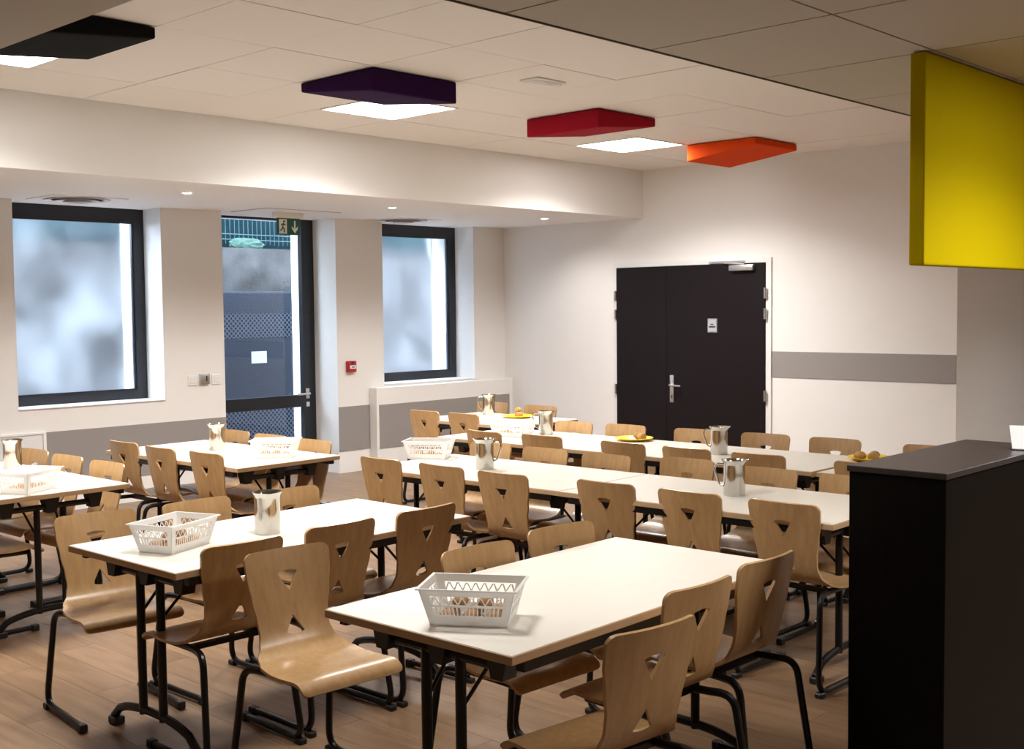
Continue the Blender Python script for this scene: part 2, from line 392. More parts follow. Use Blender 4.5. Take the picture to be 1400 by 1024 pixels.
for i, (x, y) in enumerate(((-8.88, 4.45), (-8.95, 7.9))):
    t = empty('air_diffuser', (x, y, ZL)); tag(t, ('round grey air outlet above the large left window', 'round grey air outlet above the corner window')[i], 'air vent', 'air outlets in the low ceiling')
    MB().box(-.25, .25, -.30, .30, -.006, 0).build('plate', 'wall_paint', t)
    for r0, dz in ((.25, -.014), (.18, -.022), (.11, -.03)):
        MB().lathe([(r0-.045, -.006), (r0-.03, dz), (r0, dz-.002), (r0-.004, dz+.004), (r0-.03, -.006)], 32).build('vent_ring', 'white_trim', t, True)
t = empty('ceiling_hatch', (-8.9, 6.45, ZL)); tag(t, 'flush white access hatch in the low ceiling by the exit sign', 'hatch')
MB().box(-.27, .27, -.40, .40, -.004, 0).build('hatch_panel', 'wall_paint', t)
f = MB()
for a in ((-.278, -.27, -.408, .408), (.27, .278, -.408, .408), (-.27, .27, -.408, -.40), (-.27, .27, .40, .408)): f.box(*a, -.002, 0)
f.build('joint', 'grid_dark', t)

# ------------------------------------------------------------------ windows and glazed door
def window(n, y0, y1, label):
    XF = -9.48
    t = struct(empty(f'window_{n}', (0, 0, 0)), label)
    zt, zb, sw = ZL, SILL, .098
    f = MB().box(XF-.07, XF, y0, y0+sw, zb, zt).box(XF-.07, XF, y1-sw, y1, zb, zt).box(XF-.07, XF, y0+sw, y1-sw, zt-.115, zt).box(XF-.07, XF, y0+sw, y1-sw, zb, zb+.085)
    f.build('window_frame', 'anthracite', t)
    f = MB()
    a0, a1, z0, z1 = y0+sw, y1-sw, zb+.085, zt-.115
    for q in ((a0, a0+.012, z0, z1), (a1-.012, a1, z0, z1), (a0+.012, a1-.012, z0, z0+.012), (a0+.012, a1-.012, z1-.012, z1)): f.box(XF-.05, XF-.012, *q)
    f.build('glazing_bead', 'anthracite', t)
    MB().quad((XF-.03, a0, z0), (XF-.03, a1, z0), (XF-.03, a1, z1), (XF-.03, a0, z1)).build('pane', 'frosted_glass', t)
    MB().box(XF, XW+.012, y0, y1, SILL, SILL+.006).build('window_sill', 'white_trim', t)
window(1, *W1, 'large frosted window with a dark frame at the left')
window(2, *W2, 'narrow frosted window with a dark frame in the corner')
XD = -9.55
t = struct(empty('door_1'), 'glazed exit door with a dark frame, mid rail and steel lever')
f = MB().box(XD-.07, XD, DR[0], DR[0]+.06, 0, ZL).box(XD-.07, XD, DR[1]-.075, DR[1], 0, ZL).box(XD-.07, XD, DR[0]+.06, DR[1]-.075, ZL-.008, ZL)
f.build('door_frame', 'anthracite', t)
lf = MB().box(XD-.05, XD+.012, DR[0]+.062, DR[0]+.13, 0, ZL-.009).box(XD-.05, XD+.012, DR[1]-.15, DR[1]-.078, 0, ZL-.009)
lf.box(XD-.05, XD+.012, DR[0]+.13, DR[1]-.15, .655, .775).box(XD-.05, XD+.012, DR[0]+.13, DR[1]-.15, 0, .14).box(XD-.05, XD+.012, DR[0]+.13, DR[1]-.15, ZL-.02, ZL-.009)
lf = lf.build('door_leaf', 'anthracite', t)
for z0, z1 in ((.14, .655), (.775, ZL-.02)):
    MB().quad((XD-.02, DR[0]+.13, z0), (XD-.02, DR[1]-.15, z0), (XD-.02, DR[1]-.15, z1), (XD-.02, DR[0]+.13, z1)).build('pane', 'clear_glass', t)
hy = DR[1]-.112
h = MB().box(XD+.012, XD+.022, hy-.022, hy+.022, .735, .835).bevel(.006, 2); h.tube([(XD+.02, hy, .785), (XD+.065, hy, .785), (XD+.065, hy-.15, .785)], .011, 10, fillet=.02); h.box(XD+.012, XD+.022, hy-.018, hy+.018, .655, .70)
h.build('lever_handle', 'brushed_steel', lf, True)

# ------------------------------------------------------------------ back double door
t = struct(empty('door_2', (0, 0, 0)), 'dark brown double door with unequal leaves')
DX0, DX1, DS, DZ = -7.575, -5.825, -6.945, 2.006
MB().box(DX0+.004, DS-.0015, YB-.035, YB-.001, .006, DZ).bevel(.0015, 1).build('door_leaf', 'dark_door', t)
rl = MB().box(DS+.0015, DX1-.004, YB-.035, YB-.001, .006, DZ).bevel(.0015, 1).build('door_leaf', 'dark_door', t)
f = MB().box(DX0-.05, DX0, YB-.02, YB, 0, DZ+.05).box(DX1, DX1+.055, YB-.02, YB, 0, DZ+.05).box(DX0, DX1, YB-.02, YB, DZ+.004, DZ+.05)
f.build('door_frame', 'white_trim', t)
h = MB().box(-6.898, -6.850, YB-.045, YB-.035, .662, .932).bevel(.004, 2); h.tube([(-6.874, YB-.04, .835), (-6.874, YB-.095, .835), (-6.735, YB-.095, .83)], .010, 10, fillet=.02)
h.build('lever_handle', 'brushed_steel', rl, True)
MB().box(-6.880, -6.868, YB-.047, YB-.044, .705, .735).build('keyhole', 'ink', rl)
for i, z in enumerate((1.725, 1.535, .77)):
    MB().tube([(DX1+.004, YB-.045, z-.05), (DX1+.004, YB-.045, z+.05)], .011, 10).box(DX1-.006, DX1+.02, YB-.042, YB-.034, z-.045, z+.045).build('hinge', 'brushed_steel', t, True)
    MB().tube([(DX0-.004, YB-.045, z-.05), (DX0-.004, YB-.045, z+.05)], .011, 10).box(DX0-.02, DX0+.006, YB-.042, YB-.034, z-.045, z+.045).build('hinge', 'brushed_steel', t, True)
c = MB().box(-6.19, -5.93, YB-.085, YB-.035, 1.938, 1.992).bevel(.006, 2).build('door_closer', 'brushed_steel', t, True)
MB().box(-6.44, -6.05, YB-.045, YB-.02, 2.012, 2.034).bevel(.003, 1).build('slide_rail', 'brushed_steel', t)
MB().tube([(-6.02, YB-.07, 1.995), (-6.25, YB-.06, 2.015)], .010, 8).build('closer_arm', 'brushed_steel', c, True)
s = empty('door_sign', (-6.40, YB-.035, 1.423)); tag(s, 'small grey square sign plate on the dark double door', 'sign')
MB().box(-.055, .055, -.006, 0, -.068, .068).bevel(.003, 1).build('plate', 'brushed_steel', s)
MB().box(-.045, .045, -.0075, -.005, -.055, .055).build('face', 'sign_grey', s)
MB().box(-.018, .014, -.009, -.007, .006, .016).box(-.036, .036, -.009, -.007, -.018, -.004).build('print', 'ink', s)

# ------------------------------------------------------------------ wall fittings
t = empty('fire_alarm_button', (XW, 7.385, 1.05)); tag(t, 'red break-glass fire alarm button on the pier between door and corner window', 'fire alarm')
MB().box(0, .05, -.05, .05, -.055, .055).bevel(.008, 2).build('housing', 'alarm_red', t, True)
MB().box(.049, .056, -.036, .036, -.022, .012).bevel(.002, 1).build('press_plate', 'sign_white', t)
MB().box(.0555, .058, -.018, .018, -.010, 0).build('mark', 'ink', t)
MB().poly([(-.028, .05), (.028, .05), (0, .022)], 'x', .049, .053).build('flap', 'ink', t)
t = empty('key_switch', (XW, 5.735, 1.012)); tag(t, 'square steel key switch on the wall beside the glazed door', 'switch')
MB().box(0, .028, -.048, .048, -.048, .048).bevel(.005, 2).build('plate', 'brushed_steel', t, True)
MB().box(.0275, .031, .008, .02, -.022, .026).build('key_slot', 'ink', t)
for i, y in enumerate((5.62, 5.86)):
    t = empty('light_switch', (XW, y, 1.0)); tag(t, ('white flush light switch left of the steel key switch', 'white flush light switch right of the steel key switch')[i], 'switch', 'white light switches')
    MB().box(0, .009, -.045, .045, -.045, .045).bevel(.004, 2).build('plate', 'wall_paint', t)
    MB().box(.009, .014, -.026, .026, -.026, .026).bevel(.002, 1).build('rocker', 'white_trim', t)
# exit sign under its lamp housing
t = empty('exit_sign', (-8.9, 6.47, ZL)); tag(t, 'green emergency exit sign with running man and down arrow', 'sign')
MB().box(-.035, .035, -.155, .155, -.055, 0).bevel(.008, 2).build('lamp_housing', 'white_trim', t)
pl = MB().box(-.005, .005, -.125, .125, -.205, -.055).build('sign_plate', 'sign_green', t)
MB().box(.005, .0065, -.105, -.02, -.195, -.065).build('doorway', 'sign_white', t)
mn = MB().lathe([(.001, -.010), (.008, -.007), (.010, 0), (.008, .007), (.001, .010)], 12, (.007, -.052, -.085))
X = .0078
for a in (((-.058, -.10), (-.068, -.14)), ((-.060, -.105), (-.038, -.118)), ((-.060, -.105), (-.085, -.118)), ((-.068, -.14), (-.048, -.155)), ((-.048, -.155), (-.055, -.185)), ((-.068, -.14), (-.083, -.165)), ((-.083, -.165), (-.100, -.165))):
    mn.tube([(X, *a[0]), (X, *a[1])], .0058, 6)
mn.build('running_figure', 'sign_green', t)
MB().poly([(.060, -.075), (.075, -.075), (.075, -.15), (.100, -.125), (.100, -.147), (.0675, -.187), (.035, -.147), (.035, -.125), (.060, -.15)], 'x', .005, .0068).build('arrow', 'sign_white', t)

# ------------------------------------------------------------------ outside the glazing
XG = -11.35
struct(MB().box(-18, XO, -6, 22, -.2, -.05).build('ground_outside', 'paving'))
struct(MB().box(XG-.3, XG, -4, 20, -.1, 2.315).build('wall_outside', 'concrete'), 'weathered grey concrete retaining wall outside')
t = empty('electrical_cabinet', (XG, 7.62, -.05)); tag(t, 'slate blue electrical cabinet with perforated vents outside the glazed door', 'cabinet')
MB().box(.0, .30, -.95, .60, 0, 1.875).bevel(.01, 2).build('body', 'cabinet_blue', t)
MB().box(.30, .318, -.93, .575, 1.42, 1.86).bevel(.006, 1).build('upper_door', 'cabinet_blue', t)
MB().box(.30, .318, -.93, .575, .62, 1.40).bevel(.006, 1).build('lower_door', 'cabinet_blue', t)
MB().box(.316, .322, -.90, .54, 1.36, 1.63).build('vent_panel', 'perforated', t)
MB().box(.30, .322, -.93, .575, .05, .58).build('vent_panel', 'perforated', t)
MB().box(.318, .321, -.13, .07, 1.08, 1.21).build('sticker', 'sign_grey', t)
t = empty('wire_fence', (XG-.15, 7.5, 2.315)); tag(t, 'pale wire mesh fence with dark teal slats above the concrete wall', 'fence')
MB().box(-.13, -.10, -3, 3, 0, 1.5).build('privacy_screen', 'fence_slat', t)
f = MB()
for k in range(100): f.tube([(0, -3+k*.06, .05), (0, -3+k*.06, 1.4)], .004, 5)
for z in (.10, .16, .62, 1.1): f.tube([(0, -3, z), (0, 3, z)], .006, 5)
f.build('wire_mesh', 'fence_green', t)
for y in (-2.4, -.65, 2.4): MB().box(-.03, .03, y-.03, y+.03, 0, 1.5).build('post', 'fence_green', t)
b = MB(); bmesh.ops.create_icosphere(b.bm, subdivisions=3, radius=1)
for v in b.bm.verts: v.co = Vector((v.co.x*.055, v.co.y*.22, max(v.co.z, -.5)*.075+.04))*(1+.18*math.sin(9*v.co.x+7*v.co.y)*math.cos(8*v.co.z))
tag(b.build('plastic_bag', 'bag', smooth=True, loc=(XG-.065, 7.72, 2.315)), 'crumpled mint green plastic bag lying on the outside wall', 'bag')

# ------------------------------------------------------------------ tables
TL, TW, TH = 1.454, .76, .71
def make_table(L, name='dining_table'):
    t = empty(name); hl, hw = L/2, TW/2
    MB().box(-hl+.004, hl-.004, -hw+.004, hw-.004, TH-.006, TH).build('laminate_top', 'laminate', t)
    MB().box(-hl, hl, -hw, hw, TH-.026, TH-.001).bevel(.003, 2).build('board', 'beech_edge', t)
    for s in (-1, 1):
        MB().box(-hl+.055, hl-.055, s*(hw-.02)-.015, s*(hw-.02)+.015, TH-.056, TH-.026).build('side_rail', 'black_metal', t)
        x = s*(hl-.125)
        e = MB()
        e.tube([(x, -.24, TH-.085), (x, .24, TH-.085)], .015, 10)
        e.build('cross_tube', 'black_metal', t, True)
        for yy in (-.235, 0, .235):
            MB().poly([(yy-.045, TH-.026), (yy+.045, TH-.026), (yy+.022, TH-.115), (yy-.022, TH-.115)], 'x', x-.028, x+.028).build('hinge_bracket', 'black_plastic', t)
        for yy in (-.07, .07):
            MB().tube([(x, yy, TH-.085), (x, yy, .085)], .0165, 12).build('leg', 'black_metal', t, True)
        f = MB(); pts = []
        for k in range(13):
            a = -1+2*k/12; pts.append((x, a*.29, .028+.075*math.sqrt(max(0, 1-abs(a)**2.2))))
        f.tube(pts, .0165, 10)
        ft = f.build('arched_foot', 'black_metal', t, True)
        for yy in (-.275, .275): MB().box(x-.022, x+.022, yy-.03, yy+.03, 0, .03).bevel(.005, 1).build('foot_pad', 'black_plastic', ft)
        for yy in (-.07, .07):
            MB().tube([(x, yy, TH-.24), (x-s*.20, yy*1.3, TH-.04)], .006, 8).build('folding_strut', 'black_metal', t, True)
    return t
P14 = make_table(TL)
def table(x, y, deg, label, src=[None]):
    if src[0] is None: t = P14; src[0] = 1
    else: t = copy_tree(P14)
    t.location = (x, y, 0); t.rotation_euler.z = R(deg); tag(t, label, 'table', 'folding canteen tables'); return t
table(-2.472, 2.899, 91.4, 'cream folding table nearest the viewer, front centre, holding one white basket')
table(-4.006, 2.844, 91.0, 'cream folding table left of the front centre one, with basket and steel jug')
table(-6.500, 4.159, 1.7, 'cream folding table in front of the glazed exit door')
table(-6.435, 2.715, 1.0, 'cream folding table cut off by the left photo edge')
table(-4.541, 4.700, 1.9, 'left table of the middle row, with basket and jug')
table(-3.086, 4.745, 1.9, 'right table of the middle row, meeting the dark counter')
table(-5.380, 6.065, 1.0, 'left table of the row nearest the double door')
table(-3.925, 6.090, 1.0, 'middle table of the row nearest the double door')
table(-2.440, 6.110, .4, 'right table of the row nearest the double door, mostly behind the counter')
te = make_table(1.12); te.location = (-6.70, 6.88, 0); te.rotation_euler.z = R(1.0); tag(te, 'short cream table in the far corner by the narrow window', 'table', 'folding canteen tables')

# ------------------------------------------------------------------ chairs
def make_chair():
    t = empty('canteen_chair')
    # profile of the moulded shell, from the top of the back to the seat front (y forward, z up)
    ctrl = [(-.235, .785), (-.222, .73), (-.207, .665), (-.193, .60), (-.180, .545), (-.166, .50), (-.146, .462), (-.112, .437), (-.06, .424), (0, .420), (.06, .421), (.11, .425), (.145, .423), (.168, .410), (.180, .392)]
    # resample finely with Catmull-Rom
    pts = []
    for i in range(len(ctrl)-1):
        p0 = Vector(ctrl[max(i-1, 0)]); p1 = Vector(ctrl[i]); p2 = Vector(ctrl[i+1]); p3 = Vector(ctrl[min(i+2, len(ctrl)-1)])
        for k in range(8):
            u = k/8; pts.append(.5*((2*p1)+(p2-p0)*u+(2*p0-5*p1+4*p2-p3)*u*u+(3*p1-p0-3*p2+p3)*u**3))
    pts.append(Vector(ctrl[-1]))
    cum = [0]
    for a, c in zip(pts, pts[1:]): cum.append(cum[-1]+(c-a).length)
    LT = cum[-1]
    def at(s):
        s = min(max(s, 0), LT)
        for i in range(len(cum)-1):
            if s <= cum[i+1]:
                u = (s-cum[i])/(cum[i+1]-cum[i]); p = pts[i].lerp(pts[i+1], u); d = (pts[i+1]-pts[i]).normalized(); return p, d
        return pts[-1], (pts[-1]-pts[-2]).normalized()
    def width(s):
        ks = [(0, .172), (.08, .168), (.16, .156), (.23, .143), (.28, .139), (.32, .148), (.37, .176), (.42, .192), (.5, .199), (LT, .199)]
        for (a, wa), (c, wc) in zip(ks, ks[1:]):
            if s <= c:
                u = (s-a)/(c-a); u = u*u*(3-2*u); wv = wa+(wc-wa)*u; break
        r = .032                                           # rounded top corners
        if s < r: wv -= r-math.sqrt(max(0, r*r-(r-s)**2))
        r2 = .02
        if s > LT-r2: wv -= r2-math.sqrt(max(0, r2*r2-(s-LT+r2)**2))
        return wv
    U0, U1, L0, L1 = .078, .152, .232, .300                # cut-outs: inverted triangle above, upright one below
    def hole(s):
        e = .007
        if U0 < s < U1: return min(.040*math.sqrt(min(1, (s-U0)/e)), .040*(U1-s)/(U1-U0-e))
        if L0 < s < L1: return min(.036*math.sqrt(min(1, (L1-s)/e)), .036*(s-L0)/(L1-L0-e))
        return 0
    S = set([0, .003, .008, .015, .023, .032, LT, LT-.003, LT-.008, LT-.014, LT-.02, U0, U0+.0018, U0+.004, U0+.007, U1, L0, L1, L1-.0018, L1-.004, L1-.007])
    k = .045
    while k < LT-.025: S.add(round(k, 4)); k += .0135
    S = sorted(S); n = 4; b = MB(); bm = b.bm; TK = .0105
    rows = []
    for s in S:
        p, d = at(s); nrm = Vector((-d.y, d.x)); bw = max(0, 1-s/.34); wv = width(s); h = hole(s)
        row = {}
        for side in (-1, 1):
            for q in range(n+1):
                u = side*(h+(wv-h)*q/n); cur = .85*u*u*bw - .18*u*u*(1-bw)*0
                for lay, off in ((0, TK/2), (1, -TK/2)):
                    row[side, q, lay] = bm.verts.new((u, p.x+cur+nrm.x*off, p.y+nrm.y*off))
        rows.append((row, h))
    for (a, ha), (c, hc) in zip(rows, rows[1:]):
        for side in (-1, 1):
            for lay in (0, 1):
                for q in range(n): bm.faces.new((a[side, q, lay], a[side, q+1, lay], c[side, q+1, lay], c[side, q, lay]))
            bm.faces.new((a[side, n, 0], a[side, n, 1], c[side, n, 1], c[side, n, 0]))
            if ha > 0 or hc > 0: bm.faces.new((a[side, 0, 0], a[side, 0, 1], c[side, 0, 1], c[side, 0, 0]))
    for row, h in (rows[0], rows[-1]):
        for side in (-1, 1):
            for q in range(n): bm.faces.new((row[side, q, 0], row[side, q+1, 0], row[side, q+1, 1], row[side, q, 1]))
    bmesh.ops.remove_doubles(bm, verts=list(bm.verts), dist=.0002)
    b.build('shell', 'beech_ply', t, True, 40)
    for s in (-1, 1):
        fr = MB().tube([(s*.140, .115, .396), (s*.148, -.11, .402), (s*.176, -.214, .402), (s*.20, -.268, .018), (s*.20, .125, .018)], .0128, 10, fillet=.075, fs=7).build('leg_frame', 'black_metal', t, True)
        MB().box(s*.20-.016, s*.20+.016, -.275, -.235, 0, .022).bevel(.004, 1).build('foot_cap', 'black_plastic', fr)
        MB().box(s*.20-.016, s*.20+.016, .098, .135, 0, .032).bevel(.004, 1).build('foot_cap', 'black_plastic', fr)
    MB().box(-.142, .142, .055, .085, .388, .402).build('seat_bar', 'black_metal', t)
    MB().box(-.150, .150, -.085, -.055, .39, .408).build('seat_bar', 'black_metal', t)
    return t
CH = make_chair(); ch_used = [False]
BT = .235
def chair(bx, by, face, dev, label, group):
    """bx,by: middle of the top edge of the back; face: heading of the sitter in degrees"""
    a = R(face+dev); d = Vector((math.cos(a), math.sin(a)))
    o = CH if not ch_used[0] else copy_tree(CH); ch_used[0] = True
    o.location = (bx+d.x*BT, by+d.y*BT, 0); o.rotation_euler.z = a-math.pi/2
    tag(o, label, 'chair', group)
PLACE = ('nearest the viewer', 'in the middle', 'farthest away')
def side(rows, face, lab, group):
    for (x, y, dv), l in zip(rows, lab): chair(x, y, face, dv, l, group)
base = 'plywood chair '
side([(-3.393, 2.414, -3), (-2.914, 2.873, -2), (-2.948, 3.353, -5)], 0,
     [base+'pulled out, angled toward us, at the left of the front centre table', base+'tucked into the left side of the front table, behind its basket', base+'tucked into the left side of the front table, farthest back'], 'chairs around the front centre table')
side([(-1.800, 2.449, -6), (-1.973, 2.918, -1), (-2.015, 3.372, 0)], 180,
     [base+'with its back to us, lowest at the right of the front table', base+'in the middle of the right side of the front table', base+'at the far end of the front table\'s right side, by the dark counter'], 'chairs around the front centre table')
side([(-4.602, 2.333, -6), (-4.564, 2.780, 1), (-4.521, 3.238, 1)], 0,
     [base+'at far left of the second table, facing us, closest to the front', base+'on the left side of the second table, just behind its basket', base+'on the left side of the second table, just behind its jug'], 'chairs around the second table')
side([(-3.572, 2.389, -1), (-3.598, 2.855, 0), (-3.603, 3.312, 2)], 180,
     [base+'half hidden behind the pulled-out chair, right side of second table', base+'in the middle of the right side of the second table', base+'at the far end of the second table\'s right side'], 'chairs around the second table')
side([(-6.981, 3.733, 2), (-6.510, 3.718, 0), (-6.050, 3.750, 1)], 90,
     [base+'leftmost of three with backs to us at the glazed door table', base+'middle of three with backs to us at the glazed door table', base+'rightmost of three with backs to us at the glazed door table'], 'chairs around the table by the glazed door')
side([(-6.996, 4.62, 3), (-6.553, 4.61, 2), (-6.053, 4.60, -1)], 270,
     [base+'behind the steel jug on the far side of the glazed door table', base+'behind the basket on the far side of the glazed door table', base+'at the right end, far side of the glazed door table'], 'chairs around the table by the glazed door')
side([(-6.995, 3.208, 3), (-6.540, 3.197, 2), (-6.085, 3.203, 3)], 270,
     [base+'facing us beside the jug at the left-edge table', base+'facing us, middle of the far side of the left-edge table', base+'facing us at the right end of the left-edge table'], 'chairs around the table at the left edge')
side([(-6.95, 2.28, 0), (-6.50, 2.28, 0), (-6.04, 2.28, 0)], 90,
     [base+'under the left-edge table, only its seat front showing, farthest left', base+'under the left-edge table, only part of its seat showing', base+'under the left-edge table, its seat showing beside the table leg'], 'chairs around the table at the left edge')
def fronty(xc, yc, deg, x): return yc-.38/math.cos(R(deg))+(x-xc)*math.tan(R(deg))
rows = []
for x, y, dv in ((-5.039, 4.227, 0), (-4.565, 4.243, 0), (-4.105, 4.235, 1), (-3.507, 4.356, 2), (-3.041, 4.355, 0), (-2.570, 4.346, 0)):
    rows.append((x, min(y, fronty(-4.541, 4.70, 1.9, x)-.035), dv))
side(rows, 90, [base+'with its back to us at the left end of the middle row', base+'with its back to us, second from the left end of the middle row', base+'with its back to us, third from left along the middle row',
                base+'with its back to us, fourth from left along the middle row', base+'with its back to us, fifth from left along the middle row', base+'with its back to us, last of the middle row before the counter'], 'chairs on the near side of the middle row')
side([(-5.060, 5.183, 1), (-4.610, 5.179, 2), (-4.149, 5.178, 2), (-3.697, 5.31, 3), (-3.160, 5.251, 0), (-2.695, 5.249, 1)], 270,
     [base+'facing us behind the jug of the middle row\'s left table', base+'facing us, second from left on the far side of the middle row', base+'facing us, third from left on the far side of the middle row',
      base+'facing us, fourth from left on the far side of the middle row', base+'facing us behind the jug of the middle row\'s right table', base+'facing us, half cut off by the dark counter, middle row'], 'chairs on the far side of the middle row')
rows = []
for x, y, dv in ((-5.604, 5.613, -3), (-5.119, 5.668, 2), (-4.463, 5.722, 0), (-3.999, 5.75, 0), (-3.519, 5.76, 2), (-2.890, 5.76, 0)):
    rows.append((x, min(y, fronty(-5.38, 6.065, 1.0, x)-.03), dv))
side(rows, 90, [base+'with back to us, first from left at the row before the double door', base+'with back to us, second from left at the row before the double door', base+'with back to us, third from left at the row before the double door',
                base+'with back to us, fourth from left at the row before the double door', base+'with back to us, fifth from left at the row before the double door', base+'with back to us, a sliver beside the counter, row before the double door'], 'chairs on the near side of the back row')
side([(-5.530, 6.52, 2), (-5.098, 6.571, 3), (-4.536, 6.615, 3), (-4.030, 6.657, 5), (-3.551, 6.680, 3), (-2.931, 6.673, 3)], 270,
     [base+'facing us at the left end of the back row, left of the door', base+'facing us before the left edge of the double door', base+'facing us before the double door, left of the steel jug',
      base+'facing us at the right edge of the double door', base+'facing us under the grey wall band, left of the yellow plate', base+'whose top edge just peeks over the dark counter'], 'chairs on the far side of the back row')
side([(-7.124, 6.46, 2), (-6.679, 6.47, 1)], 90, [base+'with its back to us, left one at the far corner table', base+'with its back to us, right one at the far corner table'], 'chairs at the far corner table')
side([(-7.27, 7.458, 5), (-6.670, 7.426, 4)], 270, [base+'facing us behind the jug of the far corner table', base+'facing us at the right of the far corner table'], 'chairs at the far corner table')

# ------------------------------------------------------------------ steel jugs
def make_jug():
    t = empty('water_jug')
    def sh(a, z):
        k = max(0, math.cos(a))**26; return 1+.20*k*max(0, (z-.143)/.027)
    MB().lathe([(.030, .0), (.050, .0), (.0515, .006), (.0515, .10), (.051, .145), (.0535, .158), (.060, .167), (.061, .170), (.058, .170), (.0515, .158), (.0495, .145), (.0495, .01), (.02, .008)], 40, shape=sh).build('body', 'steel', t, True, 50)
    MB().tube([(-.048, 0, .150), (-.085, 0, .153), (-.094, 0, .125), (-.072, 0, .055), (-.049, 0, .045)], .0052, 8, fillet=.025).build('handle', 'steel', t, True)
    return t
JG = make_jug(); ju = [0]
for x, y, a, l in ((-6.648, 4.235, -50, 'steel water jug on the table before the glazed door'), (-3.984, 2.764, -25, 'large-looking steel water jug on the second table from the left front'),
                   (-6.789, 2.960, -50, 'steel water jug on the table at the left photo edge'), (-4.651, 4.689, 215, 'steel water jug on the left table of the middle row'),
                   (-3.075, 4.783, 40, 'steel water jug with handle at left, right table of middle row'), (-5.585, 6.250, 40, 'steel water jug in the back row beside the small basket'),
                   (-4.003, 6.057, 40, 'steel water jug standing before the dark double door'), (-7.02, 7.13, 40, 'steel water jug on the far corner table')):
    o = JG if not ju[0] else copy_tree(JG); ju[0] = 1
    o.location = (x, y, TH); o.rotation_euler.z = R(a); tag(o, l, 'jug', 'steel water jugs')

# ------------------------------------------------------------------ bread baskets
def make_basket():
    t = empty('bread_basket'); H = .108
    def corner(v): return (.112+.028*v, .075+.025*v)
    def P(face, u, v, off=0):
        hx, hy = corner(v); z = .002+v*H
        hx -= off; hy -= off
        return {0: (u*hx, -hy, z), 1: (hx, u*hy, z), 2: (-u*hx, hy, z), 3: (-hx, -u*hy, z)}[face]
    body = MB()
    def patch(m, f, u0, u1, v0, v1, off=0, th=.0022):
        o4 = [P(f, u0, v0, off), P(f, u1, v0, off), P(f, u1, v1, off), P(f, u0, v1, off)]
        i4 = [P(f, u0, v0, off+th), P(f, u1, v0, off+th), P(f, u1, v1, off+th), P(f, u0, v1, off+th)]
        o4 = [m.bm.verts.new(p) for p in o4]; i4 = [m.bm.verts.new(p) for p in i4]
        m.bm.faces.new(o4); m.bm.faces.new(i4[::-1])
        for k in range(4): m.bm.faces.new((o4[k], i4[k], i4[(k+1) % 4], o4[(k+1) % 4]))
    def slant(m, f, ua, ub, v0, v1, wd):
        q = [P(f, ua-wd, v0, .0002), P(f, ua+wd, v0, .0002), P(f, ub+wd, v1, .0002), P(f, ub-wd, v1, .0002)]
        r = [P(f, ua-wd, v0, .002), P(f, ua+wd, v0, .002), P(f, ub+wd, v1, .002), P(f, ub-wd, v1, .002)]
        q = [m.bm.verts.new(p) for p in q]; r = [m.bm.verts.new(p) for p in r]
        m.bm.faces.new(q); m.bm.faces.new(r[::-1])
        for k in range(4): m.bm.faces.new((q[k], r[k], r[(k+1) % 4], q[(k+1) % 4]))
    for f in range(4):
        slat = MB()
        n = 17 if f % 2 == 0 else 10
        e = .82 if f % 2 == 0 else .76
        patch(body, f, -1, 1, 0, .27); patch(body, f, -1, 1, .80, 1)
        patch(body, f, -1, -e, .27, .80); patch(body, f, e, 1, .27, .80)
        patch(body, f, -e, e, .50, .565)
        for k in range(1, n): patch(slat, f, -e+2*e*k/n-.016*17/n, -e+2*e*k/n+.016*17/n, .27, .50, .0002, .002)
        na = n//2                                              # pointed arches of the upper row
        for k in range(na):
            u0 = -e+2*e*k/na; u1 = -e+2*e*(k+1)/na; um = (u0+u1)/2
            slant(slat, f, u0, um-.012, .565, .77, .018*17/n*.8); slant(slat, f, u1, um+.012, .565, .77, .018*17/n*.8)
        slat.build('lattice', 'white_plastic', t)
    hx, hy = corner(0); body.box(-hx, hx, -hy, hy, 0, .003)
    hx, hy = corner(1); z = H+.002                             # rolled rim
    for q in ((-hx-.007, hx+.007, -hy-.007, -hy+.001), (-hx-.007, hx+.007, hy-.001, hy+.007), (-hx-.007, -hx+.001, -hy+.001, hy-.001), (hx-.001, hx+.007, -hy+.001, hy-.001)): body.box(*q, z-.004, z)
    body.build('body', 'white_plastic', t)
    return t
BK = make_basket(); bu = [0]
bread_me = []
for s in range(3):
    b = MB(); bmesh.ops.create_uvsphere(b.bm, u_segments=16, v_segments=10, radius=1)
    rr = random.Random(s)
    for v in b.bm.verts:
        k = 1+.08*math.sin(5*v.co.x+s)+.06*math.cos(7*v.co.y+2*s)
        v.co = Vector((v.co.x*.0245*k, v.co.y*.029*k, v.co.z*.020*(1-.25*(v.co.z < 0))))
    bread_me.append(b.mesh('bread_piece', 'bread', True))
def put(pt, c, rz): return (c[0]+pt[0]*math.cos(rz)-pt[1]*math.sin(rz), c[1]+pt[0]*math.sin(rz)+pt[1]*math.cos(rz))
